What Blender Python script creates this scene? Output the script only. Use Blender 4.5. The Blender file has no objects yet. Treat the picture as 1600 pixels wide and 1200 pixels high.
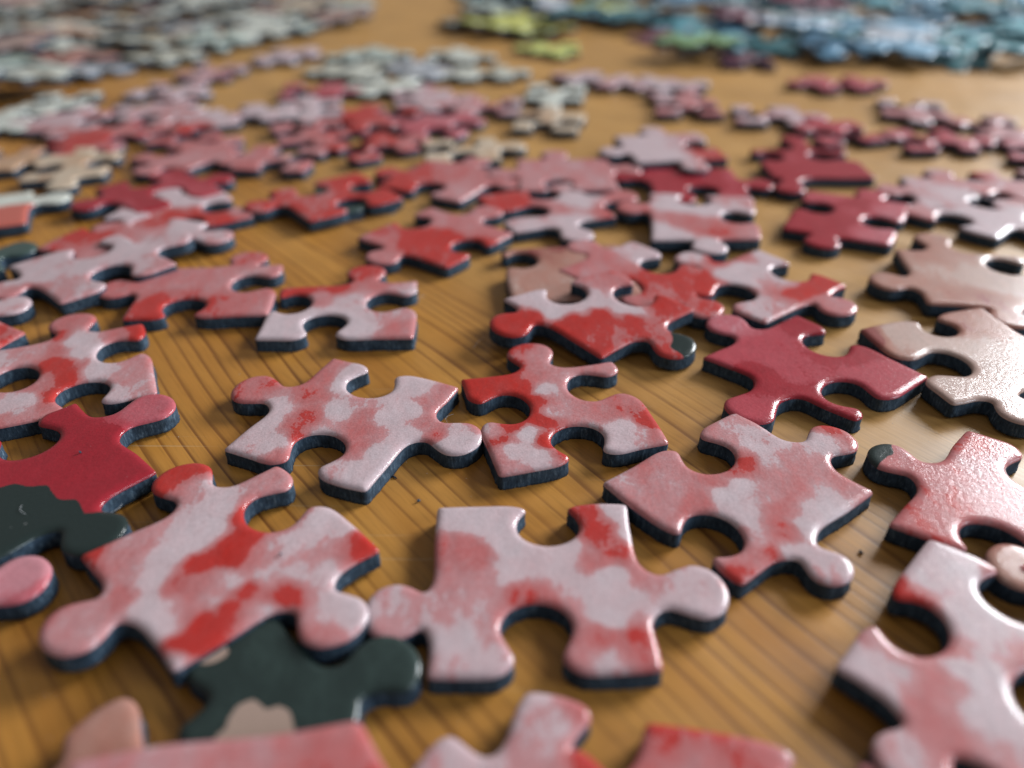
import bpy, math, random, re
import numpy as np
from mathutils import Vector, Matrix
from mathutils.geometry import delaunay_2d_cdt

# ------------------------------------------------------------------ camera, light, exposure
W_PX, H_PX, F_PX = 1600.0, 1200.0, 1230.0
CAM_Z = 0.051                       # metres above the tabletop
PITCH = math.radians(33.4)
S = bpy.context.scene
C = bpy.context.scene.collection
cam_d = bpy.data.cameras.new('camera'); cam = bpy.data.objects.new('camera', cam_d); C.objects.link(cam)
cam.location = (0, 0, CAM_Z); cam.rotation_euler = (math.pi/2 - PITCH, 0, 0)
cam_d.sensor_width = 36; cam_d.lens = 36 * F_PX / W_PX
cam_d.clip_start = 0.002; cam_d.clip_end = 20
cam_d.dof.use_dof = True; cam_d.dof.focus_distance = 0.0820; cam_d.dof.aperture_fstop = 12.2
S.camera = cam
world = bpy.data.worlds.new('World'); S.world = world; world.use_nodes = True
wb = world.node_tree.nodes['Background']
wb.inputs[0].default_value = (0.97, 0.95, 0.93, 1); wb.inputs[1].default_value = 0.17
def area(name, az, el, dist, sx, sy, power, col):
    """a window of the room, az clockwise from the viewing direction"""
    d = bpy.data.lights.new(name, 'AREA'); d.shape = 'RECTANGLE'; d.size = sx; d.size_y = sy
    d.energy = power; d.color = col
    o = bpy.data.objects.new(name, d); C.objects.link(o)
    az, el = math.radians(az), math.radians(el)
    v = Vector((math.sin(az)*math.cos(el), math.cos(az)*math.cos(el), math.sin(el)))
    o.location = v * dist + Vector((0.0, 0.1, 0))
    o.rotation_euler = v.to_track_quat('Z', 'Y').to_euler()
    return o
area('window_light', 54.5, 25, 1.6, 0.72, 0.52, 36, (0.93, 0.97, 1.0))
area('side_window_light', 108, 24, 1.6, 0.60, 0.60, 12, (0.74, 0.87, 1.0))
S.view_settings.view_transform = 'Standard'; S.view_settings.look = 'None'
S.view_settings.exposure = 0.20; S.view_settings.gamma = 1
try: S.cycles.use_denoising = True
except Exception: pass

# ------------------------------------------------------------------ node helpers
def new_mat(name):
    m = bpy.data.materials.new(name); m.use_nodes = True
    nt = m.node_tree; b = nt.nodes['Principled BSDF']
    return m, nt, b
def N(nt, typ, **kw):
    n = nt.nodes.new(typ)
    for k, v in kw.items():
        if k[0] == '_': setattr(n, k[1:], v)
        else: n.inputs[k.replace('__', ' ')].default_value = v
    return n
def L(nt, a, b): nt.links.new(a, b)
def math_n(nt, op, a, b=None, clamp=False):
    n = nt.nodes.new('ShaderNodeMath'); n.operation = op; n.use_clamp = clamp
    for i, v in enumerate((a, b)):
        if v is None: continue
        if isinstance(v, (int, float)): n.inputs[i].default_value = v
        else: L(nt, v, n.inputs[i])
    return n.outputs[0]
def ramp(nt, fac, stops, interp='LINEAR'):
    r = nt.nodes.new('ShaderNodeValToRGB'); cr = r.color_ramp; cr.interpolation = interp
    while len(cr.elements) < len(stops): cr.elements.new(0.5)
    for e, (p, c) in zip(cr.elements, stops):
        e.position = p; e.color = (c[0], c[1], c[2], 1) if not isinstance(c, float) else (c, c, c, 1)
    L(nt, fac, r.inputs[0]); return r.outputs[0]
def mixc(nt, fac, a, b, mode='MIX'):
    n = nt.nodes.new('ShaderNodeMix'); n.data_type = 'RGBA'; n.blend_type = mode
    for k, v in ((0, fac), (6, a), (7, b)):
        if isinstance(v, (int, float)): n.inputs[k].default_value = v
        elif isinstance(v, tuple): n.inputs[k].default_value = (v[0], v[1], v[2], 1)
        else: L(nt, v, n.inputs[k])
    return n.outputs[2]

# ------------------------------------------------------------------ printed paper face
def face_mat(name, pale, mid, deep, alt=(0.018, 0.028, 0.026), rough=0.42, amp=0.95):
    m, nt, b = new_mat(name)
    tc = N(nt, 'ShaderNodeTexCoord'); oi = N(nt, 'ShaderNodeObjectInfo')
    off = nt.nodes.new('ShaderNodeVectorMath'); off.operation = 'MULTIPLY_ADD'
    cmb = N(nt, 'ShaderNodeCombineXYZ'); 
    for i in range(3): L(nt, oi.outputs['Random'], cmb.inputs[i])
    L(nt, cmb.outputs[0], off.inputs[0]); off.inputs[1].default_value = (3.1, 1.7, 0.9); L(nt, tc.outputs['Object'], off.inputs[2])
    P = off.outputs[0]
    mst = N(nt, 'ShaderNodeMapping'); mst.inputs['Scale'].default_value = (1.0, 0.45, 1.0); mst.inputs['Rotation'].default_value = (0, 0, 0.5); L(nt, P, mst.inputs[0])
    def noise(scale, detail, rough=0.55, dist=0.0, streak=False):
        n = N(nt, 'ShaderNodeTexNoise', Scale=scale, Detail=detail, Roughness=rough, Distortion=dist); L(nt, mst.outputs[0] if streak else P, n.inputs['Vector']); return n.outputs['Fac']
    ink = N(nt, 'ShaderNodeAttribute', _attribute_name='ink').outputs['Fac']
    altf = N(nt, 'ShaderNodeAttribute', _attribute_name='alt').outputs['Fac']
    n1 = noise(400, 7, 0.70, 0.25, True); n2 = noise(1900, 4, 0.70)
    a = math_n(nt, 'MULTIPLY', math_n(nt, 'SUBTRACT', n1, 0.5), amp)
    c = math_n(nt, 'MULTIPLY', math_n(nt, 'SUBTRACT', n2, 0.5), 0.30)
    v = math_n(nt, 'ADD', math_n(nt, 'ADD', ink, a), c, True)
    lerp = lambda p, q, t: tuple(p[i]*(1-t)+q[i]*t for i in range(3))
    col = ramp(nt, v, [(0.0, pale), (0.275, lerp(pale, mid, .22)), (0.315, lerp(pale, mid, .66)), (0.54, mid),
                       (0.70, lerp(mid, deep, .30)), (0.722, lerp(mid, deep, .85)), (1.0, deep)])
    # pigment speckle of the print and soft washes
    sp = ramp(nt, noise(5200, 2, 0.7), [(0.30, 0.86), (0.62, 1.06)])
    col = mixc(nt, 1.0, col, sp, 'MULTIPLY')
    ws = ramp(nt, noise(800, 5, 0.75, 0, True), [(0.3, 0.86), (0.7, 1.08)])
    col = mixc(nt, 1.0, col, ws, 'MULTIPLY')
    an = math_n(nt, 'ADD', altf, math_n(nt, 'MULTIPLY', math_n(nt, 'SUBTRACT', noise(600, 3), 0.5), 0.35))
    am = ramp(nt, an, [(0.47, 0.0), (0.53, 1.0)])
    col = mixc(nt, am, col, alt)
    # tiny dust specks stuck on the varnish
    dust = ramp(nt, noise(2600, 1, 0.4), [(0.82, 0.0), (0.84, 0.35)])
    col = mixc(nt, dust, col, (0.50, 0.48, 0.47))
    L(nt, col, b.inputs['Base Color'])
    # pressed paper grain: fine linen plus wrinkles
    bm = N(nt, 'ShaderNodeBump', Strength=0.75, Distance=0.00004)
    h = math_n(nt, 'ADD', noise(2300, 3, 0.6), math_n(nt, 'MULTIPLY', noise(6500, 2, 0.6), 0.45))
    L(nt, h, bm.inputs['Height']); L(nt, bm.outputs[0], b.inputs['Normal'])
    rr = ramp(nt, noise(420, 3), [(0.3, rough - 0.05), (0.7, rough + 0.08)])
    L(nt, rr, b.inputs['Roughness'])
    b.inputs['Specular IOR Level'].default_value = 0.08
    b.inputs['Coat Weight'].default_value = 0.6; b.inputs['Coat Roughness'].default_value = 0.09
    L(nt, bm.outputs[0], b.inputs['Coat Normal'])
    return m
PAL = {
 'red':  face_mat('print_red_wash', (0.57, 0.445, 0.465), (0.48, 0.165, 0.165), (0.44, 0.024, 0.018)),
 'crim': face_mat('print_crimson', (0.56, 0.25, 0.28), (0.43, 0.062, 0.080), (0.31, 0.014, 0.024), amp=0.45),
 'beige': face_mat('print_beige', (0.60, 0.48, 0.36), (0.50, 0.29, 0.17), (0.43, 0.085, 0.055), alt=(0.035, 0.065, 0.05)),
 'brown': face_mat('print_brown', (0.52, 0.36, 0.31), (0.40, 0.18, 0.135), (0.25, 0.055, 0.05)),
 'cream': face_mat('print_cream', (0.64, 0.64, 0.57), (0.46, 0.43, 0.34), (0.26, 0.22, 0.18), alt=(0.50, 0.12, 0.09)),
 'sage': face_mat('print_sage', (0.48, 0.52, 0.46), (0.27, 0.32, 0.27), (0.10, 0.14, 0.12)),
 'grey': face_mat('print_grey', (0.52, 0.53, 0.58), (0.36, 0.35, 0.34), (0.16, 0.13, 0.12)),
 'green': face_mat('print_dark_green', (0.055, 0.085, 0.075), (0.022, 0.034, 0.031), (0.016, 0.024, 0.022), alt=(0.36, 0.25, 0.20)),
 'blue': face_mat('print_blue', (0.30, 0.50, 0.66), (0.11, 0.25, 0.38), (0.025, 0.06, 0.10)),
 'teal': face_mat('print_teal', (0.18, 0.42, 0.48), (0.05, 0.17, 0.19), (0.012, 0.04, 0.045)),
 'lime': face_mat('print_lime', (0.24, 0.38, 0.16), (0.11, 0.21, 0.09), (0.05, 0.12, 0.05)),
 'yellow': face_mat('print_yellow', (0.66, 0.68, 0.20), (0.50, 0.48, 0.12), (0.30, 0.25, 0.05)),
 'dark': face_mat('print_dark_plum', (0.20, 0.07, 0.10), (0.10, 0.02, 0.04), (0.03, 0.01, 0.02)),
}
def core_material():
    m, nt, b = new_mat('blue_grey_cardboard')
    tc = N(nt, 'ShaderNodeTexCoord')
    mp = N(nt, 'ShaderNodeMapping'); mp.inputs['Scale'].default_value = (1, 1, 0.28); L(nt, tc.outputs['Object'], mp.inputs[0])
    n = N(nt, 'ShaderNodeTexNoise', Scale=3600, Detail=4, Roughness=0.7); L(nt, mp.outputs[0], n.inputs['Vector'])
    n2 = N(nt, 'ShaderNodeTexNoise', Scale=900, Detail=3, Roughness=0.6); L(nt, tc.outputs['Object'], n2.inputs['Vector'])
    c = ramp(nt, n.outputs['Fac'], [(0.28, (0.014, 0.024, 0.040)), (0.55, (0.042, 0.070, 0.104)), (0.78, (0.16, 0.225, 0.28))])
    c2 = ramp(nt, n2.outputs['Fac'], [(0.3, 0.65), (0.7, 1.15)])
    c = mixc(nt, 1.0, c, c2, 'MULTIPLY')
    L(nt, c, b.inputs['Base Color']); b.inputs['Roughness'].default_value = 0.92
    b.inputs['Specular IOR Level'].default_value = 0.25
    bm = N(nt, 'ShaderNodeBump', Strength=0.9, Distance=0.00007); L(nt, n.outputs['Fac'], bm.inputs['Height']); L(nt, bm.outputs[0], b.inputs['Normal'])
    return m
CORE = core_material()

# ------------------------------------------------------------------ tabletop
def wood_material():
    m, nt, b = new_mat('varnished_pine')
    tc = N(nt, 'ShaderNodeTexCoord')
    mp = N(nt, 'ShaderNodeMapping'); mp.inputs['Rotation'].default_value = (0, 0, math.radians(-127.3))   # X runs along the grain
    L(nt, tc.outputs['Object'], mp.inputs[0])
    sx = N(nt, 'ShaderNodeSeparateXYZ'); L(nt, mp.outputs[0], sx.inputs[0])
    u, v = sx.outputs[0], sx.outputs[1]
    def stretched(su, sv, detail, rough=0.6, seed=0.0, dist=0.0):
        cb = N(nt, 'ShaderNodeCombineXYZ'); L(nt, math_n(nt, 'MULTIPLY', u, su), cb.inputs[0]); L(nt, math_n(nt, 'MULTIPLY', v, sv), cb.inputs[1]); cb.inputs[2].default_value = seed
        n = N(nt, 'ShaderNodeTexNoise', Scale=1.0, Detail=detail, Roughness=rough, Distortion=dist); L(nt, cb.outputs[0], n.inputs['Vector']); return n.outputs['Fac']
    warp = math_n(nt, 'MULTIPLY', math_n(nt, 'SUBTRACT', stretched(9, 18, 2, 0.4, 3.3), 0.5), 0.018)
    v2 = math_n(nt, 'ADD', v, warp)
    # growth rings: narrow dark late-wood lines at uneven spacing
    w2 = math_n(nt, 'MULTIPLY', math_n(nt, 'SUBTRACT', stretched(3, 140, 2, 0.5, 7.7), 0.5), 0.0058)
    v3 = math_n(nt, 'ADD', v2, w2)
    ring = math_n(nt, 'FRACT', math_n(nt, 'MULTIPLY', v3, 560.0))
    line = ramp(nt, ring, [(0.0, 0.0), (0.50, 0.04), (0.70, 0.22), (0.84, 1.0), (0.92, 1.0), (0.97, 0.0)])
    strength = ramp(nt, stretched(9, 60, 2, 0.5, 12.0), [(0.36, 0.18), (0.62, 1.0)])
    # the plank on the right is cut flat: its rings hardly show
    flat = ramp(nt, math_n(nt, 'ADD', math_n(nt, 'MULTIPLY', v2, -1.0), 0.0), [(0.0, 1.0), (1.0, 1.0)])
    sep = N(nt, 'ShaderNodeSeparateXYZ'); L(nt, tc.outputs['Object'], sep.inputs[0])
    acr = math_n(nt, 'ADD', math_n(nt, 'MULTIPLY', sep.outputs[0], 0.795), math_n(nt, 'MULTIPLY', sep.outputs[1], 0.606))
    fade = ramp(nt, math_n(nt, 'MULTIPLY', acr, 5.0), [(0.235, 1.0), (0.34, 0.28)])
    line = math_n(nt, 'MULTIPLY', math_n(nt, 'MULTIPLY', line, strength), fade)
    base = ramp(nt, stretched(14, 130, 4, 0.6, 1.0), [(0.25, (0.37, 0.145, 0.022)), (0.5, (0.45, 0.195, 0.034)), (0.78, (0.53, 0.255, 0.055))])
    base = mixc(nt, math_n(nt, 'SUBTRACT', 1.0, fade), base, mixc(nt, 0.6, base, (0.50, 0.31, 0.12)))  # honey tone of the flat grain, with some window sheen put into the colour
    col = mixc(nt, math_n(nt, 'MULTIPLY', line, 0.86), base, (0.125, 0.036, 0.007))
    pores = ramp(nt, stretched(160, 3200, 3, 0.7, 5.0), [(0.30, 0.80), (0.48, 1.0), (0.75, 1.07)])
    col = mixc(nt, 1.0, col, pores, 'MULTIPLY')
    blot = N(nt, 'ShaderNodeTexNoise', Scale=55.0, Detail=3.0); L(nt, tc.outputs['Object'], blot.inputs['Vector'])
    col = mixc(nt, 1.0, col, ramp(nt, blot.outputs['Fac'], [(0.3, 0.88), (0.7, 1.08)]), 'MULTIPLY')
    # scratches in the varnish
    sc = None
    mus = []
    for k, (rot, s) in enumerate(((20, 26), (-38, 20), (75, 30))):
        mq = N(nt, 'ShaderNodeMapping'); mq.inputs['Rotation'].default_value = (0, 0, math.radians(rot)); mq.inputs['Scale'].default_value = (s, s*60, 1); mq.inputs['Location'].default_value = (k*3.3, k*1.7, 0)
        L(nt, tc.outputs['Object'], mq.inputs[0])
        n = N(nt, 'ShaderNodeTexNoise', Scale=1.0, Detail=2.0, Roughness=0.5, Distortion=0.4); L(nt, mq.outputs[0], n.inputs['Vector'])
        mus.append(ramp(nt, n.outputs['Fac'], [(0.73, 0.0), (0.755, 1.0)]))
    sc = math_n(nt, 'MAXIMUM', math_n(nt, 'MAXIMUM', mus[0], mus[1]), mus[2])
    col = mixc(nt, math_n(nt, 'MULTIPLY', sc, 0.28), col, (0.60, 0.45, 0.28))
    L(nt, col, b.inputs['Base Color'])
    hgt = math_n(nt, 'ADD', math_n(nt, 'MULTIPLY', stretched(120, 2400, 3, 0.7, 9.0), 0.6), math_n(nt, 'MULTIPLY', sc, -0.8))
    hgt = math_n(nt, 'ADD', hgt, math_n(nt, 'MULTIPLY', line, -0.5))
    bm = N(nt, 'ShaderNodeBump', Strength=0.40, Distance=0.00005); L(nt, hgt, bm.inputs['Height']); L(nt, bm.outputs[0], b.inputs['Normal'])
    rg = N(nt, 'ShaderNodeTexNoise', Scale=160.0, Detail=4.0); L(nt, tc.outputs['Object'], rg.inputs['Vector'])
    L(nt, ramp(nt, rg.outputs['Fac'], [(0.3, 0.34), (0.7, 0.47)]), b.inputs['Roughness'])
    b.inputs['Specular IOR Level'].default_value = 0.5
    return m
def make_table():
    import bmesh
    bm = bmesh.new(); z = -0.03
    x0, x1, y0, y1 = -0.75, 0.75, -0.35, 1.15
    vs = [bm.verts.new((x, y, zz)) for zz in (z, 0) for x, y in ((x0, y0), (x1, y0), (x1, y1), (x0, y1))]
    bm.faces.new(vs[4:8]); bm.faces.new(vs[0:4][::-1])
    for i in range(4): j = (i+1) % 4; bm.faces.new((vs[i], vs[j], vs[4+j], vs[4+i]))
    bm.normal_update()
    me = bpy.data.meshes.new('tabletop'); bm.to_mesh(me); bm.free()
    me.materials.append(wood_material())
    o = bpy.data.objects.new('tabletop', me); C.objects.link(o)
    bv = o.modifiers.new('edge', 'BEVEL'); bv.width = 0.003; bv.segments = 3; bv.limit_method = 'ANGLE'
    o['kind'] = 'structure'; o['label'] = 'varnished orange pine tabletop under all the puzzle pieces'
    return o
make_table()

# ------------------------------------------------------------------ jigsaw pieces
T = 2.0            # thickness, mm
DROP, ROLL = 0.40, 0.78
cp, sp_ = math.cos(PITCH), math.sin(PITCH)
CZ = CAM_Z*1000
def ray(px, py):
    x = (px - W_PX/2)/F_PX; y = -(py - H_PX/2)/F_PX
    return np.array([x, cp + y*sp_, -sp_ + y*cp])
def hit(px, py, z0, g=(0, 0), c=(0, 0)):
    """point (mm) where the sight line of a photo pixel meets the plane of a piece's top"""
    d = ray(px, py)
    t = (z0 - CZ - g[0]*c[0] - g[1]*c[1]) / (d[2] - g[0]*d[0] - g[1]*d[1])
    return np.array([0, 0, CZ]) + d*t

def catmull(pts, step):
    P = [2*pts[0]-pts[1]] + list(pts) + [2*pts[-1]-pts[-2]]
    out = []
    for i in range(1, len(P)-2):
        p0, p1, p2, p3 = P[i-1:i+3]
        n = max(1, int(np.linalg.norm(p2-p1)/step + .5))
        t0 = 0.0; t1 = t0+max(1e-3, np.linalg.norm(p1-p0))**.5; t2 = t1+max(1e-3, np.linalg.norm(p2-p1))**.5; t3 = t2+max(1e-3, np.linalg.norm(p3-p2))**.5
        for k in range(n):
            t = t1+(t2-t1)*k/n
            A1 = (t1-t)/(t1-t0)*p0+(t-t0)/(t1-t0)*p1; A2 = (t2-t)/(t2-t1)*p1+(t-t1)/(t2-t1)*p2; A3 = (t3-t)/(t3-t2)*p2+(t-t2)/(t3-t2)*p3
            B1 = (t2-t)/(t2-t0)*A1+(t-t0)/(t2-t0)*A2; B2 = (t3-t)/(t3-t1)*A2+(t-t1)/(t3-t1)*A3
            out.append((t2-t)/(t2-t1)*B1+(t-t1)/(t2-t1)*B2)
    out.append(pts[-1])
    return out

def edge_curve(A, B, K, inside, rng, step, rs=1.0):
    if K is not None and len(K) == 3: rs = K[2]; K = K[:2]
    """one side of a piece: plain, or with a knob / socket whose head is centred on K"""
    d = B-A; Ln = np.linalg.norm(d); ex = d/Ln; ey = np.array([-ex[1], ex[0]])
    if np.dot(ey, inside-A) > 0: ey = -ey                 # ey points out of the piece
    to = lambda s, h: A + ex*s + ey*h
    if K is None:
        bow = rng.uniform(-.35, .35)
        return catmull([A, to(Ln*.3, bow), to(Ln*.7, -bow*.6), B], step)
    ks = float(np.dot(K-A, ex)); kh = float(np.dot(K-A, ey)); sg = 1 if kh > 0 else -1; H = abs(kh)
    s0 = .5*min(max(ks, .34*Ln), .66*Ln) + .5*ks
    rx, ry, nk = 2.85*rs, 2.45*rs, 1.75*rs
    H = max(H, 2.7); 
    sn = .45*s0 + .55*ks
    pts = [(0, 0)]
    b0 = s0-2.9
    if b0 > 2.0: pts.append((b0*.5, rng.uniform(-.1, .25)*sg*-1))
    if b0 > .7: pts.append((b0, .0))
    nh = max(.55, (H-ry)*.55+.35)
    pts.append((sn-nk*1.02, nh*sg))
    for a in (212, 178, 138, 90, 42, 2, -32):
        a = math.radians(a); pts.append((ks+rx*math.cos(a), (H+ry*math.sin(a))*sg))
    pts.append((sn+nk*1.02, nh*sg))
    b1 = s0+2.9
    if Ln-b1 > .7: pts.append((b1, .0))
    if Ln-b1 > 2.0: pts.append(((b1+Ln)*.5, rng.uniform(-.1, .25)*sg*-1))
    pts.append((Ln, 0))
    return catmull([to(*p) for p in pts], step)

def resample(P, step):
    P = np.array(P); Q = np.vstack([P, P[:1]])
    seg = np.linalg.norm(np.diff(Q, axis=0), axis=1); cum = np.concatenate([[0], np.cumsum(seg)])
    n = int(cum[-1]/step); t = np.linspace(0, cum[-1], n, endpoint=False)
    return np.stack([np.interp(t, cum, Q[:, 0]), np.interp(t, cum, Q[:, 1])], 1)

def seg_dist(X, P):
    A = P; B = np.roll(P, -1, 0); d = B-A; l2 = (d**2).sum(1)+1e-12
    out = np.full(len(X), 1e9); ins = np.zeros(len(X), bool)
    for s in range(0, len(X), 2000):
        x = X[s:s+2000, None, :]
        t = np.clip(((x-A)*d).sum(2)/l2, 0, 1)
        q = A+t[..., None]*d - x
        out[s:s+2000] = np.sqrt((q**2).sum(2).min(1))
        yi, yj = A[:, 1], B[:, 1]
        cr = ((yi > x[..., 1]) != (yj > x[..., 1])) & (x[..., 0] < (B[:, 0]-A[:, 0])*(x[..., 1]-yi)/(yj-yi+1e-12)+A[:, 0])
        ins[s:s+2000] = cr.sum(1) % 2 == 1
    return out, ins

def vnoise(X, seed, sc):
    r = np.random.RandomState(seed); v = 0
    for k in range(5):
        a = r.uniform(0, 2*math.pi); f = sc*r.uniform(.6, 1.7); p = r.uniform(0, 6.28)
        v = v + np.sin((X[:, 0]*math.cos(a)+X[:, 1]*math.sin(a))*f+p)
    return v/5

def build_piece(corners, knobs, q, seed, seeds=(), alts=(), ink=None, outl=None):
    """corners: 4 local 2-D points (mm); knobs: 4 of None/point; q: 2 near, 1 middle, 0 far. returns face mesh data, core mesh data"""
    rng = random.Random(seed)
    step = (0.62, 0.42, 0.26)[q]
    cen = sum(corners)/4
    out = []
    for i in range(4):
        c = edge_curve(corners[i], corners[(i+1) % 4], knobs[i], cen, rng, step)
        out += c[:-1]
    if outl is not None: out = catmull(list(outl)+[outl[0]], step)[:-1]
    P = resample(out, step)
    for _ in range((1, 2, 3)[q]):
        P = P*.5 + (np.roll(P, 1, 0)+np.roll(P, -1, 0))*.25
    ar = (P[:, 0]*np.roll(P[:, 1], -1)-np.roll(P[:, 0], -1)*P[:, 1]).sum()
    if ar < 0: P = P[::-1].copy()
    n = len(P)
    tan = np.roll(P, -1, 0)-np.roll(P, 1, 0); tan /= np.linalg.norm(tan, axis=1)[:, None]
    inn = np.stack([-tan[:, 1], tan[:, 0]], 1)
    pts = [P]
    for d in ((.18, .55), (.06, .2, .45, .8), (.04, .12, .26, .45, .7, .98))[q]:
        X = P+inn*d; ds, ins = seg_dist(X, P)
        X = X[ins & (ds > d*.93)]
        pts.append(X)
    g = (1.5, .75, .42)[q]
    lo, hi = P.min(0), P.max(0)
    gx, gy = np.meshgrid(np.arange(lo[0], hi[0], g), np.arange(lo[1], hi[1], g))
    gx = gx + (np.arange(gx.shape[0]) % 2)[:, None]*g*.5
    X = np.stack([gx.ravel(), gy.ravel()], 1); ds, ins = seg_dist(X, P)
    pts.append(X[ins & (ds > (.8, 1.0, 1.15)[q])])
    V = np.vstack(pts)
    res = delaunay_2d_cdt([Vector(v) for v in V.tolist()], [], [list(range(n))], 1, 1e-4)
    V2 = np.array([tuple(v) for v in res[0]]); F = [tuple(f) for f in res[2]]
    ds, _ = seg_dist(V2, P)
    u = np.clip(1-ds/ROLL, 0, 1); z = -DROP*(1-np.sqrt(1-u**2*.985)) + vnoise(V2, seed, .35)*.035
    bnd = ds < 1e-3; z[bnd] = -DROP*.98
    tris = []
    for f in F:
        a, b, c = (V2[i] for i in f[:3])
        if (b[0]-a[0])*(c[1]-a[1])-(b[1]-a[1])*(c[0]-a[0]) < 0: f = f[::-1]
        tris.append(f)
    # printed ink field
    if len(seeds):
        Sx = np.array([s[0] for s in seeds]); Sv = np.array([s[1] for s in seeds])
        Vw = V2 + np.stack([vnoise(V2, seed+1, 1.3), vnoise(V2, seed+2, 1.3)], 1)*.5
        d2 = ((Vw[:, None]-Sx[None])**2).sum(2)+.15
        w = d2**-2.0; inkv = (w*Sv).sum(1)/w.sum(1)
    else:
        base = .35 if ink is None else ink
        inkv = base+.22*vnoise(V2, seed+3, .33)
    if len(alts):
        Sx = np.array([s[0] for s in alts]); Sv = np.array([s[1] for s in alts])
        d2 = ((V2[:, None]-Sx[None])**2).sum(2)+.05; w = d2**-2.0; altv = (w*Sv).sum(1)/w.sum(1)
    else: altv = np.zeros(len(V2))
    face = (np.column_stack([V2, z+T]), tris, inkv, altv)
    # cardboard wall
    rows = (2, 3, 6)[q]; rs = np.random.RandomState(seed+9)
    W = []
    for k in range(rows+1):
        f = k/rows; zz = (T-DROP*.98)*(1-f)
        amp = (0, .03, .05)[q]
        off = -inn*(amp*rs.randn(n)*min(1, f*3)*.55 + .05*f - .04*math.sin(f*math.pi))[:, None] if k else 0*inn
        zj = rs.randn(n)*amp*.4*(0 < f < 1)
        W.append(np.column_stack([P+off, np.full(n, zz)+zj]))
    W = np.vstack(W); cf = []
    for k in range(rows):
        for i in range(n):
            j = (i+1) % n
            cf.append((k*n+i, (k+1)*n+i, (k+1)*n+j, k*n+j))
    cf.append(tuple(rows*n+i for i in range(n))[::-1])
    return face, (W, cf)

def mk_mesh(name, V, F, mat, attrs=(), smooth=True):
    me = bpy.data.meshes.new(name)
    me.from_pydata((np.asarray(V)*.001).tolist(), [], [tuple(int(i) for i in f) for f in F])
    me.materials.append(mat)
    if smooth: me.polygons.foreach_set('use_smooth', [True]*len(me.polygons))
    for nm, vals in attrs:
        a = me.attributes.new(nm, 'FLOAT', 'POINT'); a.data.foreach_set('value', np.asarray(vals, dtype=np.float32))
    me.update(); return me

COUNT = [0]
PLACED = []      # (x, y, lift) of every piece laid so far, mm
def add_piece(label, pal, corners3, knobs3, q, M, seeds, alts, ink, group, parts=True, outl=None):
    """corners3 etc. already in the piece's own plane coordinates (mm)"""
    COUNT[0] += 1; seed = COUNT[0]*17
    face, core = build_piece(corners3, knobs3, q, seed, seeds, alts, ink, outl)
    fm = mk_mesh('printed_face', face[0], face[1], PAL[pal], (('ink', face[2]), ('alt', face[3])))
    cm = mk_mesh('cardboard_core', core[0], core[1], CORE)
    if parts:
        r = bpy.data.objects.new('puzzle_piece', None); r.empty_display_size = .004
        C.objects.link(r); r.matrix_world = M
        for nm, me in (('printed_face', fm), ('cardboard_core', cm)):
            o = bpy.data.objects.new(nm, me); C.objects.link(o); o.parent = r
    else:
        nf = len(face[0]); V = np.vstack([face[0], core[0]]); F = list(face[1])+[tuple(i+nf for i in f) for f in core[1]]
        me = mk_mesh('puzzle_piece', V, F, PAL[pal], (('ink', list(face[2])+[0]*len(core[0])), ('alt', list(face[3])+[0]*len(core[0]))))
        me.materials.append(CORE)
        me.polygons.foreach_set('material_index', [0]*len(face[1])+[1]*len(core[1]))
        r = bpy.data.objects.new('puzzle_piece', me); C.objects.link(r); r.matrix_world = M
        bpy.data.meshes.remove(fm); bpy.data.meshes.remove(cm)
    r['label'] = label; r['category'] = 'puzzle piece'; r['group'] = group
    return r

def plane_frame(o3, g):
    n = Vector((-g[0], -g[1], 1)).normalized(); ex = Vector((1, 0, g[0])).normalized(); ey = n.cross(ex)
    M = Matrix((ex, ey, n)).transposed().to_4x4()
    org = Vector(o3) - n*T                                   # the piece's underside
    M.translation = org*.001
    Ex, Ey, O = np.array(ex), np.array(ey), np.array(o3)
    return M, (lambda p: np.array([np.dot(p-O, Ex), np.dot(p-O, Ey)]))

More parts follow.
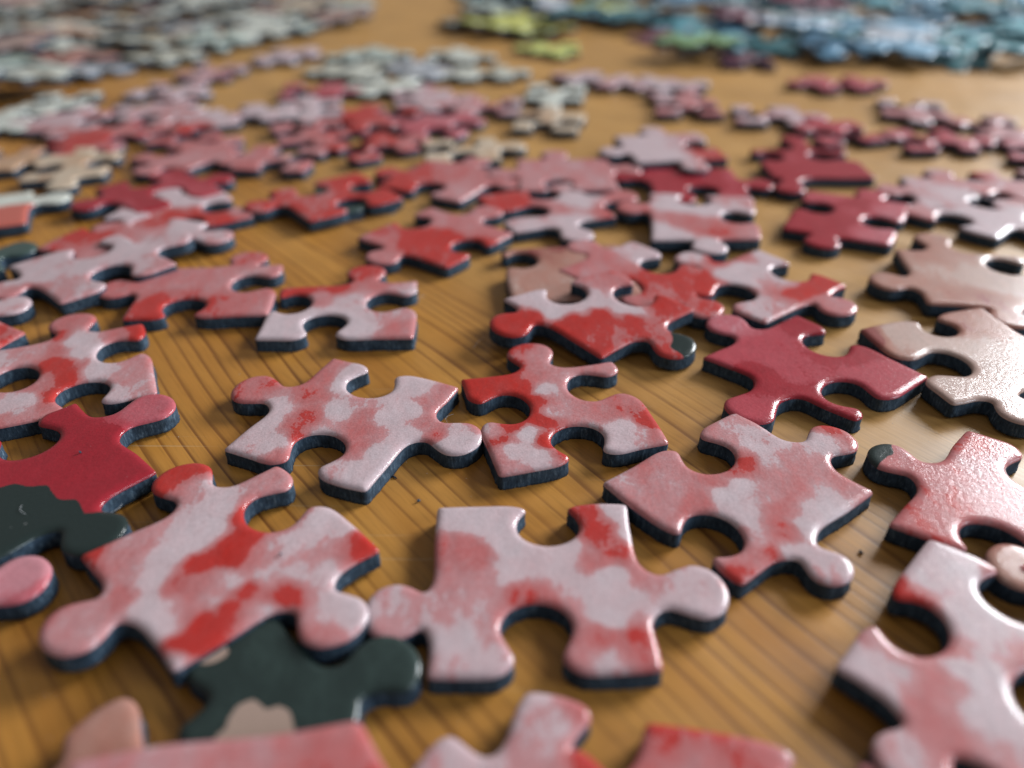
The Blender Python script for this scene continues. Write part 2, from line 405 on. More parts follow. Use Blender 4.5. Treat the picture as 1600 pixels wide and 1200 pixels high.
TOK = re.compile(r'(k?)(-?[\d.]+),(-?[\d.]+)(?:([:!@])([\d.]+))?')
def traced(label, pal, spec, q=2, lift=0.0, g=(0, 0), ink=None, group='loose jigsaw pieces scattered on the table', fill=True, add=0.0, outline=None):
    toks = [(m[0], float(m[1]), float(m[2]), m[3], m[4]) for m in TOK.findall(spec)]
    toks = [((t[0]), t[1], t[2], '', t[4]) if t[3] == '@' else t for t in toks]
    cs = [(t[1], t[2]) for t in toks if not t[0] and not t[3]]
    z0 = T+lift
    c0 = np.mean([hit(x, y, z0)[:2] for x, y in cs], 0)
    hh = lambda x, y: hit(x, y, z0, g, c0)
    cen3 = np.mean([hh(x, y) for x, y in cs], 0)
    M, loc = plane_frame(cen3, g)
    rng = random.Random(hash(spec) & 0 or len(spec)*7+int(cs[0][0]))
    K = [None]*4
    if len(cs) == 4:
        corners = [loc(hh(x, y)) for x, y in cs]; i = -1
        for t in toks:
            if t[3]: continue
            if t[0]: K[i] = np.append(loc(hh(t[1], t[2])), float(t[4] or 1))
            else: i += 1
    else:
        A, B = (loc(hh(x, y)) for x, y in cs)
        d = B-A; L0 = np.linalg.norm(d); d = d/L0*min(max(L0, 16.2), 20); B = A+d
        nrm = np.array([d[1], -d[0]])                         # clockwise seen from above
        nrm = nrm/np.linalg.norm(nrm)*18
        corners = [A, B, B+nrm, A+nrm]
        ks = [loc(hh(t[1], t[2])) for t in toks if t[0]]
        for k in ks:
            best = min(range(4), key=lambda i: seg_dist(np.array([k]), np.array([corners[i], corners[(i+1) % 4]]))[0][0] + (99 if K[i] is not None else 0))
            K[best] = k
    if fill:
        for i in range(4):
            if K[i] is None:
                a, b = corners[i], corners[(i+1) % 4]; d = b-a; L0 = np.linalg.norm(d); n_ = np.array([-d[1], d[0]])/L0
                if (n_*(sum(corners)/4-a)).sum() > 0: n_ = -n_
                K[i] = a+d*rng.uniform(.42, .58)+n_*rng.choice([3.4, -3.4])
    seeds = [(loc(hh(t[1], t[2])), float(t[4])+add) for t in toks if t[3] == ':']
    alts = [(loc(hh(t[1], t[2])), float(t[4])) for t in toks if t[3] == '!']
    if DEBUG:
        print('PIECE %-40s' % label[:40], ' '.join('%.1f' % np.linalg.norm(corners[i]-corners[(i+1) % 4]) for i in range(4)),
              ' diag %.1f %.1f' % (np.linalg.norm(corners[0]-corners[2]), np.linalg.norm(corners[1]-corners[3])))
    PLACED.append((cen3[0], cen3[1], lift))
    return add_piece(label, pal, corners, K, q, M, seeds, alts, ink, group, outl=None if outline is None else [loc(hh(x, y)) for x, y in outline])

def loose(label, pal, px, py, ang, q=1, lift=0.0, g=(0, 0), ink=None, size=18.0, kn=None, group='loose jigsaw pieces scattered on the table', parts=True, xy=None, alt=None):
    """a piece placed by the middle of its face, turned by ang degrees"""
    p = np.array([xy[0], xy[1], T+lift]) if xy is not None else hit(px, py, T+lift)
    rng = random.Random(int(abs(p[0])*31+abs(p[1])*17)+int(ang)+COUNT[0])
    M, loc = plane_frame(p, g)
    a = math.radians(ang); R = np.array([[math.cos(a), -math.sin(a)], [math.sin(a), math.cos(a)]])
    h = size/2
    corners = [R @ np.array(c) + np.array([rng.uniform(-.5, .5), rng.uniform(-.5, .5)]) for c in ((-h, h), (h*1.03, h), (h, -h), (-h, -h))]
    K = []
    kn = kn or ''.join(rng.choice('tb') for _ in range(4)) if kn is None else kn
    for i in range(4):
        aa, b = corners[i], corners[(i+1) % 4]; d = b-aa; L0 = np.linalg.norm(d); n_ = np.array([-d[1], d[0]])/L0
        K.append(None if kn[i] == '-' else aa+d*rng.uniform(.40, .60)+n_*rng.uniform(3.1, 3.8)*(1 if kn[i] == 't' else -1))
    alts = [] if alt is None else [(R @ np.array([x*h, y*h]), v) for x, y, v in alt]
    return add_piece(label, pal, corners, K, q, M, [], alts, ink, group, parts)
DEBUG = False

exec_data = True
# DATA-BEGIN
# ---- nearest pieces
traced('pale pink piece with salmon blotches, whole and level at the front centre', 'red',
 '683,790 k856,818 980,785 k1092,920 1038,1045 k838,978 665,1057 k615,952 715,860:.64 748,872:.62 700,960:.35 765,905:.42 940,830:.76 970,865:.74 915,805:.7 1000,890:.5 930,880:.55 962,797:.05 992,835:.05 950,900:.08 1010,950:.2 820,930:.65 800,900:.12 700,805:.1 760,815:.1 790,850:.08 860,880:.15 900,920:.25 852,945:.62 955,968:.05 940,1000:.64 990,990:.72 1020,1020:.68 900,1030:.42 950,1028:.2 1090,920:.3 1105,945:.15 1110,890:.15 610,950:.28 690,930:.4 720,1000:.15 765,985:.45 740,1040:.28 1020,905:.35 745,940:.35 880,850:.12 690,1040:.35')
traced('red and white mottled piece lying on the dark green piece', 'red',
 '122,866 k284,746 432,724 k425,797 595,857 k520,965 268,1048 k115,978 284,735:.9 250,745:.85 310,770:.3 345,790:.12 330,822:.0 382,800:.85 395,835:.9 355,868:.92 312,880:.85 420,812:.8 145,860:.85 150,885:.7 180,880:.42 200,850:.42 260,860:.18 240,900:.12 275,912:.65 330,905:.5 362,905:.15 290,1010:.97 320,980:.97 350,950:.95 385,920:.8 240,945:.12 250,980:.12 265,1040:.3 185,930:.6 165,922:.4 115,965:.40 80,950:.7 105,1000:.35 440,760:.35 430,738:.45 460,840:.15 500,810:.05 540,830:.12 572,850:.92 560,838:.7 470,800:.3 445,930:.8 480,900:.2 420,960:.3 405,872:.45 520,960:.2 500,985:.48 480,1008:.5 545,950:.08 370,850:.85 430,850:.4 335,940:.3 300,850:.1 410,900:.25', lift=.55, g=(-.005, -.028))
traced('pale pink piece with rust streaks and frayed upper socket, left of centre', 'red',
 '347,700 k397,605 520,557 k578,600 718,603 k716,682 571,765 k497,698 400,598:.62 375,612:.72 440,640:.15 505,590:.66 492,620:.66 480,650:.66 466,682:.7 455,660:.62 520,568:.6 560,580:.1 545,600:.12 430,690:.15 375,702:.28 442,715:.58 530,640:.1 558,632:.4 572,648:.62 560,672:.66 566,690:.5 600,650:.08 640,640:.08 668,635:.5 665,660:.48 680,682:.68 640,680:.08 600,705:.12 560,735:.18 546,705:.5 706,604:.45 650,600:.08 700,692:.08 730,690:.12 722,672:.3 742,660:.55 500,680:.25 520,730:.2 575,750:.15 420,660:.12')
traced('red piece with a pale bottom edge, in the middle touching the pale streaked piece', 'red',
 '719,590 k828,550 956,562 k920,602 1047,690 k903,684 780,742 k793,636 740,590:.98 780,590:.9 750,612:.9 815,545:.75 842,550:.45 800,580:.95 830,585:.6 870,570:.45 930,565:.45 850,610:.12 880,590:.4 830,622:1 843,655:1 830,645:1 815,610:.9 865,640:.25 900,640:.4 940,640:.5 990,630:.62 1012,660:.8 980,640:.75 970,668:.12 1000,675:.25 960,692:.15 825,678:.05 800,665:.9 850,690:.95 785,690:.75 880,702:.7 800,702:.1 840,708:.12 790,728:.4 770,670:.4 1030,680:.6')
traced('pink piece with a red inlet and grey patch, right of centre under the crimson piece', 'red',
 '940,752 k1108,712 1150,641 k1303,683@.9 1368,766 k1298,884@.76 1160,912 k1115,832 1150,660:.32 1110,680:.4 1190,680:.28 1182,700:.08 1170,722:.8 1150,742:.75 1158,755:.0 1120,750:.62 1095,785:.72 1000,740:.42 970,752:.32 1040,780:.42 1020,720:.5 1130,775:.05 1150,800:.15 1200,720:.25 1240,720:.42 1300,668:.75 1290,690:.25 1330,685:.6 1240,760:.45 1230,830:.72 1205,862:.74 1222,795:.62 1280,770:.3 1340,760:.5 1290,795:.08 1262,825:.05 1240,862:.12 1290,880:.22 1300,900:.28 1160,860:.42 1130,870:.3 1150,890:.7 1180,845:.35 1190,770:.35')
traced('dark green piece half under the red and white mottled piece', 'green',
 '370,862 k605,1040 568,1120 330,1260 238,1030 400,1030:.5 600,1040:.45 335,1018!1 345,1050!0 330,1070!0 300,1060!.2 360,1000!.3 380,1030!0 450,1030!0 360,1080!0 325,1105!0 388,1112!1 435,1120!1 340,1085!0 380,1080!0 345,1110!.3 480,1108!0 425,1088!0 460,1095!0 400,1150!1 540,1090!0 600,1040!0 500,1130!.2 410,1150!1', fill=False,
 outline=[(432,962),(470,1005),(500,1037),(530,1035),(560,1005),(605,988),(648,1010),(658,1045),(640,1075),(590,1078),(564,1088),(560,1120),(500,1200),(330,1200),(275,1140),(307,1112),(325,1088),(292,1058),(282,1020),(330,960),(395,935)])
traced('large blurred pink red piece cut by the bottom left edge of the photo', 'red',
 '102,1188 562,1120 760,1440 60,1560 150,1190:.45 300,1160:.4 450,1145:.5 550,1150:.62 590,1190:.66 400,1180:.42 520,1180:.7', lift=2.4, g=(0, -.02), q=1, fill=False)
traced('blurred brown corner peeking out under the large pink red piece', 'brown',
 '10,1240 k155,1130 350,1190 430,1430 40,1500', q=1, ink=.45, fill=False,
 outline=[(95,1150),(150,1105),(194,1084),(214,1100),(220,1150),(232,1182),(330,1210),(380,1350),(200,1450),(30,1400),(20,1250),(90,1195)])
traced('pale piece with one knob pointing up at the bottom centre', 'red',
 '690,1150 k870,1106 1060,1290 960,1720 480,1560 700,1160:.25 830,1090:.12 900,1100:.6 870,1130:.25 850,1170:.3 880,1190:.55 700,1190:.3', q=1,
 outline=[(823,1076),(880,1085),(920,1103),(926,1120),(896,1155),(892,1182),(925,1235),(1000,1300),(960,1500),(700,1500),(600,1300),(645,1197),(700,1144),(735,1168),(762,1182),(787,1160),(803,1110)])
traced('blurred red corner with diagonal sheen at the bottom right of centre', 'red',
 '1008,1124 k1300,1240 1430,1200 1400,1560 900,1480 1050,1150:.75 1150,1160:.7 1270,1180:.4 1100,1190:.5', q=1)
traced('large pale lavender piece with one red corner, front right', 'red',
 '1305,1042 k1430,978 1453,838 k1592,935 1770,968 k1645,1092 1680,1290 k1428,1190@.9 1400,925:.95 1412,905:.8 1450,880:.12 1500,900:.08 1570,900:.5 1520,960:.1 1370,1000:.4 1340,1020:.15 1440,1035:.5 1475,1010:.5 1480,1070:.5 1465,1110:.58 1400,1060:.25 1540,1060:.05 1500,1040:.1 1420,1180:.3 1480,1170:.52 1590,1050:.4 1550,1120:.08 1428,900:.15 1580,1180:.3', lift=.5)
traced('orange red piece with a black tipped knob, right edge', 'red',
 '1388,818 k1392,712@.86 1512,669 k1625,745 1730,742 1660,915 k1555,850 1512,670!0 1540,700!0 1600,760!0 1358,704!1 1366,698!1 1376,693!1 1388,690!1 1368,710!.9 1396,724!0 1420,705!0 1500,780!0 1400,695!.3 1520,700:.7 1420,810:.66 1500,780:.6 1550,720:.45 1400,720:.62 1460,740:.6 1580,800:.5', lift=.2)
traced('small peach knob entering from the right edge beside the pale lavender piece', 'brown',
 '1642,836 1900,860 1960,1060 1660,985 k1598,884', q=1, ink=.5, fill=False)
traced('crimson piece with a dark green lower half, left edge', 'crim',
 '118,626 k235,634 245,735 k146,830 -40,888 -150,735 k45,690 235,630:.2 130,700:.72 60,740:.7 200,730:.62 90,650:.75 100,800!1 150,825!1 20,795!1 0,778!1 60,785!1 110,762!0 60,735!0 200,740!0 150,780!0 0,745!0 190,812!1 -50,800!1 235,630!0', fill=False, lift=.35, add=.2)
traced('round pink knob entering from the left edge', 'crim',
 '-45,832 k28,902 -30,1012 -420,1040 -400,850 20,880:.12 30,900:.2 50,930:.4 -100,930:.4', q=2, lift=.2, fill=False)
traced('pink piece with a red stripe and three sockets, left edge above the crimson piece', 'red',
 '-22,548 k112,502 222,503 k183,546 245,612 k128,612 -15,668 k22,590 110,500:.6 210,508:.9 180,520:.55 95,525:.72 90,570:.9 105,590:.9 85,545:.62 130,550:.08 120,530:.08 60,545:.32 20,570:.3 60,600:.6 40,625:.1 20,640:.25 80,615:.75 95,630:.5 150,580:.15 200,590:.42 230,600:.32 230,560:.42 170,610:.2 10,655:.5')
traced('small red corner at the left edge above the red striped piece', 'red',
 '-60,472 40,517 -100,600 -220,545', q=2, ink=.7, fill=False)
traced('small pink knob at the left edge beside the pale pink piece', 'red',
 '-50,445 k17,475 -60,520 -280,520 -250,440', q=1, ink=.2, fill=False)
traced('pale pink tilted piece between two green and white edges, left', 'red',
 '10,415 k143,391 186,364 k272,370 276,410 k172,424 92,473 k8,450 60,430:.15 120,410:.18 150,440:.3 200,390:.12 260,400:.35 270,370:.2 40,455:.5 100,455:.3', q=2, lift=.8, g=(.03, .03))
traced('red pink piece with two sockets, left of the red and white one', 'red',
 '240,418 k388,402 442,412 k388,441 418,490 k287,477 188,498 k181,449 280,440:.5 350,440:.45 180,445:.6 400,400:.68 240,480:.8 280,462:.72 360,475:.68 400,480:.5 340,425:.45 420,420:.42 215,495:.8', q=2)
traced('piece red along its top and white below, with three sockets', 'red',
 '440,448 k572,424 652,437 k600,470 645,526 k507,503 396,528 k455,473 440,455:.75 520,450:.78 480,450:.8 570,425:.75 600,440:.6 640,445:.28 540,470:.25 500,466:.45 440,500:.08 420,510:.05 520,490:.1 600,500:.32 620,515:.5 560,510:.12 480,495:.05', q=2)
traced('red piece with a jagged pale top and a black knob tip', 'red',
 '785,465 k880,452 955,420 k990,460 1087,482 k1055,538 940,558 k797,505 850,460:.08 800,465:.18 900,475:.08 862,484:.05 930,472:.12 960,440:.5 940,428:.6 960,466:.25 980,482:.1 790,505:.88 830,498:.9 900,505:.92 940,492:.9 980,500:.8 1030,470:.82 950,530:.78 1050,500:.8 1085,482!0 1060,490!0 1030,500!0 1080,538!1 1072,528!1 1070,545!1 1060,536!.8 1038,532!0 1050,556!.1 1050,555!.4 1000,500!0 900,500!0', q=2, lift=1.35, g=(-.012, .085))
traced('peach and orange piece under the jagged red piece', 'brown',
 '782,388 k812,405 965,380 800,440:.35 830,430:.4 860,390:.7 900,400:.5 800,384!1 815,390!0 850,420!0 790,420!0', q=1, fill=False)
traced('pink piece with a red tipped knob pointing right behind the jagged red piece', 'red',
 '868,420 978,378 k1028,414 900,410:.62 940,390:.5 960,385:.3 930,420:.5 1020,405:.2 1030,425:.85', q=1, lift=.2, g=(.0, 0))
traced('piece with a bright red left corner and pale middle right of the jagged one', 'red',
 '1043,440 k1082,402 1185,388 k1235,425 1325,445 k1308,476 1197,503 k1150,455 1100,445:.92 1080,430:.88 1070,450:.82 1150,398:.72 1125,405:.8 1160,420:.05 1150,430:.05 1200,400:.12 1230,440:.32 1260,455:.92 1280,440:.9 1200,480:.3 1290,470:.52 1080,398:.25', q=2, lift=.2)
traced('crimson piece with a broad pale knob and large socket, right of centre', 'crim',
 '1097,556 k1136,504 1245,490 k1290,537 1453,587 k1322,612 1338,655 k1172,637 1140,502:.12 1270,500:.72 1200,560:.38 1180,582:.75 1240,580:.45 1130,560:.35 1330,545:.6 1400,590:.35 1180,640:.4 1300,640:.5 1250,620:.6', q=2, add=.22)
traced('glossy tan and peach piece reflecting the window, right edge', 'brown',
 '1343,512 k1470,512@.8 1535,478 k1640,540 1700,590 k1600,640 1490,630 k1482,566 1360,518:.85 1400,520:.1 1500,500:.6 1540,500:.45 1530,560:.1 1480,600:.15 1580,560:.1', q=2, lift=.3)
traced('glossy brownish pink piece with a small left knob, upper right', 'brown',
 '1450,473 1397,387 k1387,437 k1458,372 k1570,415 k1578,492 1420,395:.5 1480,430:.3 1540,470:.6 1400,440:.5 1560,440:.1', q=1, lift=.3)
# ---- middle distance
traced('red pink piece with a long left knob, middle of the photo', 'red',
 '556,370 k648,346 675,322 k762,328 803,363 k730,383 697,417 k600,398 600,360:.62 680,370:.8 650,388:.72 700,340:.4 740,350:.45 600,400:.42 570,370:.45 720,390:.7', q=1, add=.1)
traced('flat orange red piece left of the dark green knob', 'red',
 '482,344 417,299 k403,320 k487,297', q=1, lift=.5, ink=.76)
traced('dark green knob wedged against the orange red piece', 'green',
 '490,290 551,280 568,325 505,336 k602,311@.9', q=1, ink=.3, fill=False)
traced('red piece with a pale front corner above the long knobbed one', 'red',
 '718,314 588,288 k672,291 k605,267 k797,285 620,290:.7 700,268:.5 650,270:.65 720,300:.25 760,270:.45 740,290:.4', q=1, add=.12)
traced('pale piece streaked orange with a knob pointing down, middle right', 'red',
 '965,336 803,362 k902,365 k835,328 k975,304 k850,303 800,312:.8 960,330:.7 870,325:.5 900,315:.1 840,350:.2 900,345:.12 980,305:.6', q=1)
traced('white piece with an orange diagonal stripe, middle right', 'red',
 '1013,300 k1085,311 1175,306 k1150,338 1190,372 k1108,382 1017,374 k985,322 1030,362:.05 1060,322:.05 1090,347:.66 1130,362:.7 1060,340:.5 1150,312:.3 1100,328:.1 1170,366:.45 985,322:.62 1108,382:.1', q=1, lift=.6)
traced('flat pink peach piece with a small lower knob behind the streaked one', 'red',
 '806,248 950,247 k872,286 k984,262 830,260:.45 900,260:.35 930,255:.5', q=1, lift=.3)
traced('plum crimson piece partly under a lavender piece', 'crim',
 '1003,262 1143,262 k1098,296 k970,272', q=1, ink=.78)
traced('lavender piece with a pink right end lying on the plum piece', 'red',
 '958,212 1090,206 k955,235 1000,220:.12 1080,215:.3 1110,235:.8 1040,240:.1', q=1, lift=1.2)
traced('bright red piece with a knob at its top, right of the plum piece', 'crim',
 '1172,232 1318,232 k1240,216 k1283,243 k1205,243 k1235,292', q=1, ink=.82)
traced('red and pink piece with four knobs and sockets and glinting right corners', 'crim',
 '1262,296 k1362,302 1425,318 k1372,346 1392,382 k1286,374 1222,356 k1280,323 1250,350:.75 1290,345:.72 1340,320:.6 1390,330:.2 1370,370:.2 1290,305:.4 1290,370:.75', q=1, add=.18)
traced('crimson piece with a small lower left knob, left side', 'crim',
 '145,294 265,265 k132,318 k262,299 k328,281', q=1, ink=.72, lift=.3)
traced('pale piece with an orange edge right of the crimson one', 'red',
 '342,291 397,335 k338,322 280,315:.08 280,332:.8 345,337:.8 320,308:.1 380,325:.4', q=1)
traced('whitish piece with a red left knob under the tilted pale one', 'red',
 '190,325 327,347 k160,350 k338,368 155,355:.92 240,352:.42 210,335:.08 290,350:.12 330,368:.3 180,342:.1', q=1, lift=.2)
traced('cream and red piece with a right knob at the left edge', 'cream',
 '52,297 41,345 k87,307 20,310:.1 40,305:.15 20,335!1 35,330!1 20,305!0 45,305!0 85,307!0 0,300!0 10,345!1', q=1, lift=.3)
traced('olive green knob over a red patch at the left edge', 'green',
 '-30,365 8,418 k30,386 30,380:.1 10,404!0 25,385!0', q=1, lift=.2, fill=False)
traced('greyish pink piece at the right edge behind the red glinting one', 'red',
 '1440,322 1412,284 k1525,308', q=1, ink=.3)
traced('whitish piece with a dark left tip at the right edge', 'red',
 '1560,372 1445,340 1500,350:.05 1560,350:.1 1450,345:.5', q=1)
traced('pink piece with a red left corner at the right edge', 'red',
 '1512,268 1640,262 1520,268:.75 1580,275:.3', q=1)
mid = [
 ('orange pink piece with a dark socket at the left edge', 'beige', 30, 250, 5, .55, 0),
 ('plain beige piece beside the orange pink one at the left', 'beige', 135, 240, 12, .25, .2),
 ('pink red piece in the left cluster behind the crimson one', 'red', 240, 238, -25, .55, .8),
 ('salmon piece at the top of the left cluster', 'red', 275, 205, 18, .62, .3),
 ('red piece in the left cluster below the salmon one', 'red', 205, 215, -15, .72, 0),
 ('lavender pink piece above the beige pieces at the left', 'red', 105, 190, 8, .3, 0),
 ('pink piece with a white knob beside the lavender pink one', 'red', 215, 185, -20, .3, .4),
 ('white piece with a blunt end at the left edge', 'cream', 15, 190, -15, .05, 0),
 ('long pale grey piece left of the lavender pieces', 'cream', 95, 155, 4, .12, 0),
 ('lavender piece with a dark socket, left of the pink row', 'red', 255, 140, -12, .2, 0),
 ('white pink piece with a bright lower corner', 'red', 400, 186, 30, .15, .3),
 ('pale knobbed piece at the right end of the left row', 'red', 455, 178, 15, .15, 0),
 ('pink piece far in the left row', 'red', 330, 110, -8, .38, 0),
 ('mauve piece at the end of the far left row', 'red', 445, 85, -22, .15, 0),
 ('crimson piece with a round left knob, upper centre left', 'crim', 500, 140, 6, .45, 0),
 ('red piece left of the orange red pair', 'red', 500, 190, 25, .62, 0),
 ('bright red piece in the upper centre cluster', 'red', 600, 190, -18, .82, .4),
 ('dark red piece with a knob beside the pink white one', 'red', 425, 245, -5, .5, 0),
 ('salmon red piece between the cluster and the cream piece', 'red', 570, 215, 40, .72, 0),
 ('pink lavender piece right of the pink lilac one', 'red', 655, 150, 12, .25, .3),
 ('small crimson piece beside the cream knob', 'crim', 650, 188, -20, .4, 0),
 ('grey cream piece in the upper centre heap', 'cream', 555, 105, 15, .35, 0),
 ('white cream piece in the upper centre heap', 'cream', 600, 125, -20, .2, .4),
 ('pale grey piece with a bright knob, upper centre heap', 'grey', 650, 105, 32, .25, .6),
 ('cream grey piece at the back of the upper centre heap', 'cream', 690, 92, -5, .2, 0),
 ('sage cream piece at the back left of the upper centre heap', 'sage', 575, 85, 10, .15, 0),
 ('beige piece with a bright right end, upper centre', 'beige', 695, 228, 8, .2, .3),
 ('pink beige piece at the left of the upper middle pair', 'red', 755, 168, -2, .38, .3),
 ('sandy piece with a red right tip, upper middle', 'beige', 855, 187, -10, .25, .2),
 ('cream piece with a dark socket upper middle', 'cream', 755, 112, 8, .25, 0),
 ('pale green white piece right of the cream one', 'cream', 870, 142, -6, .08, .2),
 ('small rose piece right of the pinkish white one', 'red', 950, 125, -28, .25, 0),
 ('pale pink piece with a red corner, upper right of centre', 'red', 1015, 132, 22, .2, 0),
 ('pink red piece leading the right hand row', 'red', 1105, 168, -6, .45, .3),
 ('lavender pink piece at the left of the right row', 'red', 1240, 188, -8, .28, 0),
 ('red piece in the right row with two glints', 'crim', 1300, 200, 12, .55, .4),
 ('crimson pink piece in the middle of the right row', 'crim', 1400, 212, 3, .45, 0),
 ('rose piece behind the middle of the right row', 'red', 1465, 178, -14, .3, .3),
 ('pink piece near the right end of the right row', 'red', 1540, 205, 12, .35, 0),
 ('pink piece at the right edge below the right row', 'crim', 1590, 238, -20, .25, 0),
 ('lone crimson piece in front of the blue heap', 'crim', 1310, 128, 4, .5, 0),
 ('dark wine piece at the front of the blue heap', 'dark', 1165, 92, -5, .4, 0),
 ('flat lime yellow piece standing alone in the upper middle', 'yellow', 868, 73, 0, .05, 1.2),
]
MP = [hit(m_[2], m_[3], T)[:2].copy() for m_ in mid]; M0 = [p.copy() for p in MP]
for _ in range(60):                                    # pieces shove one another aside where they would share room
    for i in range(len(MP)):
        for j, p2 in enumerate(MP[:i]):
            d = MP[i]-p2; Ld = max(.1, np.linalg.norm(d))
            if Ld < 19.5: MP[i] = MP[i]+d/Ld*(19.5-Ld)*.3; MP[j] = MP[j]-d/Ld*(19.5-Ld)*.3
        for fx, fy, _l in PLACED:
            d = MP[i]-np.array([fx, fy]); Ld = max(.1, np.linalg.norm(d))
            if Ld < 19.0: MP[i] = MP[i]+d/Ld*(19.0-Ld)*.4
        d = MP[i]-M0[i]; Ld = np.linalg.norm(d)
        if Ld > 6.5: MP[i] = M0[i]+d/Ld*6.5
for (lb, pal, x, y, a, ink, lift), p in zip(mid, MP):
    lf = 0.0
    for fx, fy, l2 in PLACED:
        if math.hypot(p[0]-fx, p[1]-fy) < 15.5: lf = max(lf, l2+2.1)
    lf = min(lf, 2.1)
    PLACED.append((p[0], p[1], lf))
    loose(lb, pal, 0, 0, a, q=1, ink=ink, lift=lf, g=(0, 0), size=15.4, xy=p)
# ---- far heaps: every piece an object of its own
def heap(poly, pals, label, group, spacing=20.5, seed=1, dens=1.0):
    rng = random.Random(seed)
    Wp = np.array([hit(x, y, T)[:2] if y > -150 else hit(x, -150, T)[:2] for x, y in poly])
    lo, hi = Wp.min(0), Wp.max(0); n = 0; y = lo[1]; row = 0
    while y < hi[1]:
        x = lo[0] + (row % 2)*spacing*.5
        while x < hi[0]:
            px = np.array([[x+rng.uniform(-4, 4), y+rng.uniform(-4, 4)]])
            if seg_dist(px, Wp)[1][0] and rng.random() < dens:
                pal = rng.choice(pals); ink = rng.uniform(.0, .6)
                word, pw = HUES[pal]
                sx_, sy_ = (px[0]-lo)/(hi-lo); pos = ('front', 'middle', 'back')[min(2, int(sy_*3))]+' '+('left', 'centre', 'right')[min(2, int(sx_*3))]
                loose(label % (word, pos), pal, 0, 0, rng.uniform(0, 360), q=0, ink=ink, lift=rng.choice([0, 0, .8, 2.0, 3.0, 4.0]), g=(rng.uniform(-.14, .14), rng.uniform(-.14, .14)),
                      size=17.5, group=(group % word)+', '+pos, parts=False, xy=px[0])
                n += 1
            x += spacing
        y += spacing*.9; row += 1
    return n
HUES = {'cream': ('cream white', 0), 'sage': ('grey green', 0), 'grey': ('pale grey', 0), 'beige': ('beige', 0), 'brown': ('brownish', 0), 'red': ('pinkish', 0), 'crim': ('crimson', 0),
        'blue': ('sky blue', 0), 'teal': ('dark teal', 0), 'lime': ('green', 0), 'yellow': ('yellow green', 0), 'dark': ('dark wine', 0)}
n1 = heap([(-60, 160), (60, 138), (180, 108), (320, 80), (430, 60), (555, 28), (560, -14), (-220, -14), (-260, 60)],
     ['cream', 'cream', 'sage', 'cream', 'grey', 'beige', 'sage', 'cream', 'cream', 'brown'], 'out of focus %s piece at the %s of the far left heap', '%s pieces in the far left heap', seed=4)
n2 = heap([(720, 60), (840, 55), (840, 30), (1000, 42), (1000, -14), (740, -14)],
     ['teal', 'sage', 'sage', 'yellow', 'teal', 'grey'], 'out of focus %s piece at the %s of the small top centre heap', '%s pieces in the top centre heap', seed=8)
n3 = heap([(1010, 68), (1120, 78), (1240, 90), (1330, 88), (1400, 105), (1600, 100), (1700, 110), (1760, -14), (1010, -14)],
     ['blue', 'blue', 'teal', 'teal', 'blue', 'teal', 'blue', 'teal', 'dark', 'dark', 'grey'], 'out of focus %s piece at the %s of the far right heap', '%s pieces in the far right heap', seed=12)
loose('bright green piece at the left front of the blue heap', 'lime', 1090, 60, 10, q=0, ink=.1, lift=4.2, parts=False)

# ---- crumbs and fibres left by the cutting
def slab(name, pts, px, py, z, ang, th, mat, label, cat, group=None):
    p = hit(px, py, z); a = math.radians(ang)
    n = len(pts); V = []
    for zz in (0, th):
        for i, (x, y) in enumerate(pts): V.append((x*.75, y*.75, zz*(1+.5*math.sin(i*2.1)) + (.12 if i % 3 == 0 else 0)))
    F = [tuple(range(n))[::-1], tuple(range(n, 2*n))] + [(i, (i+1) % n, n+(i+1) % n, n+i) for i in range(n)]
    o = bpy.data.objects.new(name, mk_mesh(name, V, F, mat, smooth=False)); C.objects.link(o)
    o.location = p*.001; o.rotation_euler = (0, 0, a); o['label'] = label; o['category'] = cat
    if group: o['group'] = group
    return o
curl = [(x*.62, y*.5) for x, y in [(0, 0), (.5, .25), (1.0, .2), (1.5, -.35), (1.9, -.9), (1.8, -1.0), (1.4, -.5), (.95, -.02), (.5, .05), (.05, -.15)]]
slab('cardboard_shaving', curl, 606, 746, .03, 8, .10, CORE, 'curled dark cardboard shaving on the wood below the streaked piece', 'shaving')
slab('cardboard_crumb', [(0, 0), (.3, .1), (.45, -.05), (.2, -.25), (-.05, -.15)], 652, 784, .02, 30, .15, CORE, 'tiny dark crumb on the wood near the curled shaving', 'crumb')
slab('cardboard_crumb', [(0, 0), (.16, .1), (.34, -.35), (.22, -.6), (.05, -.3)], 1342, 862, .02, 0, .15, CORE, 'small dark crumb on the wood right of the pink red inlet piece', 'crumb')
slab('cardboard_crumb', [(0, 0), (.22, .1), (.3, -.1), (.1, -.2)], 124, 708, T+.36, 20, .15, CORE, 'grey crumb lying on the crimson piece at the left', 'crumb')
slab('cardboard_crumb', [(0, 0), (.18, .08), (.26, -.1), (.08, -.18)], 437, 868, T+.55, 50, .15, CORE, 'dark crumb lying on the red and white mottled piece', 'crumb')
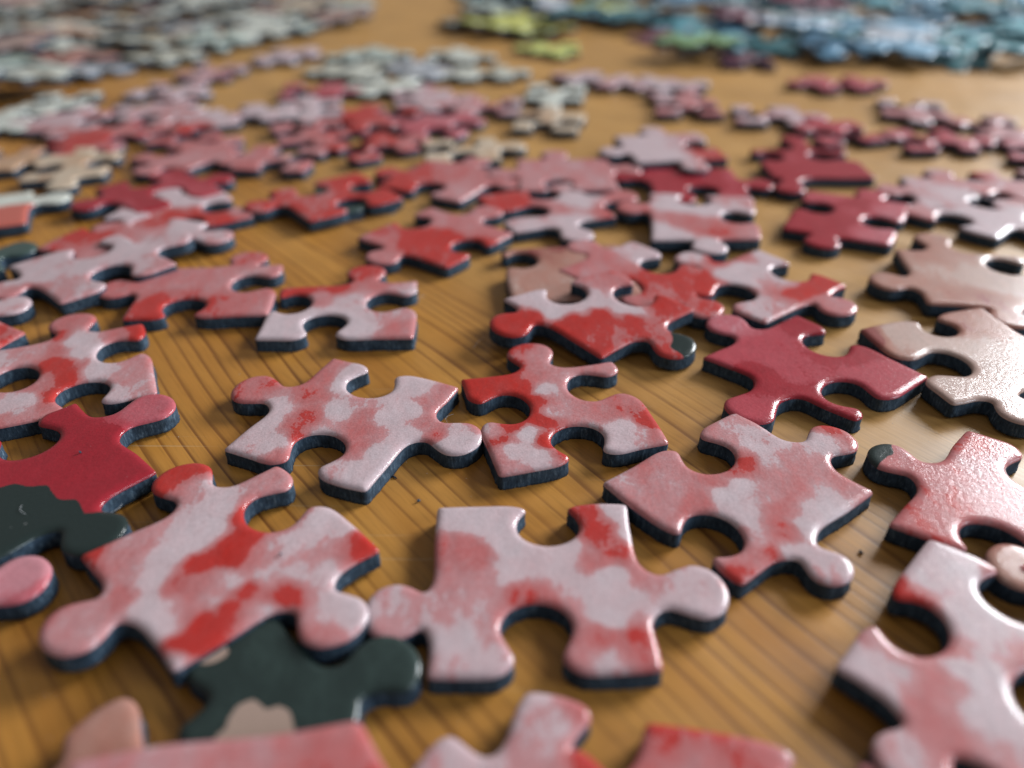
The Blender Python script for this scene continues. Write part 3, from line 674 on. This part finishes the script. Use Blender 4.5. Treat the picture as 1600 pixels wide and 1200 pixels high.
def dust():
    rg = random.Random(5); V, F = [], []
    for _ in range(420):
        px, py = rg.uniform(-50, 1650), rg.uniform(330, 1200)
        p = hit(px, py, 0); r_ = rg.choice([.025, .03, .04, .055])
        n0 = len(V)
        for k in range(3): a = k*2.1+rg.random(); V.append((p[0]+r_*math.cos(a), p[1]+r_*math.sin(a), .004))
        V.append((p[0], p[1], r_*1.1)); F += [(n0, n0+1, n0+3), (n0+1, n0+2, n0+3), (n0+2, n0, n0+3)]
    o = bpy.data.objects.new('dust', mk_mesh('dust', V, F, FIB, smooth=False)); C.objects.link(o)
    o['kind'] = 'stuff'; o['label'] = 'fine pale dust specks scattered over the bare wood'; o['category'] = 'dust'
FIB, _nt, _b = new_mat('pale_fibre'); _b.inputs['Base Color'].default_value = (.55, .56, .58, 1); _b.inputs['Roughness'].default_value = .8
dust()
def fibre(px, py, z, ang, ln, seed, label):
    rg = random.Random(seed); p = hit(px, py, z); a = math.radians(ang); r_ = .018; V, F = [], []
    n = 12; k = rg.uniform(-.9, .9)
    for i in range(n):
        t = i/(n-1); x = t*ln; y = k*ln*.35*math.sin(t*math.pi)+rg.uniform(-.02, .02); z_ = r_+.10*math.sin(t*math.pi*1.0)
        for j in range(4): V.append((x, y+r_*math.cos(j*math.pi/2), z_+r_*math.sin(j*math.pi/2)))
        if i:
            for j in range(4): F.append(((i-1)*4+j, (i-1)*4+(j+1) % 4, i*4+(j+1) % 4, i*4+j))
    F += [(3, 2, 1, 0), tuple(range(n*4-4, n*4))]
    o = bpy.data.objects.new('lint_fibre', mk_mesh('lint_fibre', V, F, FIB)); C.objects.link(o)
    o.location = p*.001; o.rotation_euler = (0, 0, a); o['label'] = label; o['category'] = 'fibre'; o['group'] = 'loose lint fibres'
fibre(168, 803, 1.0, 60, 1.6, 1, 'pale fibre standing off the cut edge of the crimson and green piece')
fibre(700, 662, .2, 75, 1.8, 2, 'pale fibre on the wood in the gap beside the streaked piece')
fibre(34, 790, T+.36, -50, 1.5, 3, 'pale fibre lying on the dark green half of the left piece')
fibre(640, 468, .05, 30, 2.2, 4, 'pale fibre on the wood right of the red topped white piece')
fibre(740, 545, .05, 65, 3.0, 5, 'pale scratchy fibre on the wood left of the jagged piece')
# DATA-END
print('pieces', COUNT[0], n1, n2, n3)
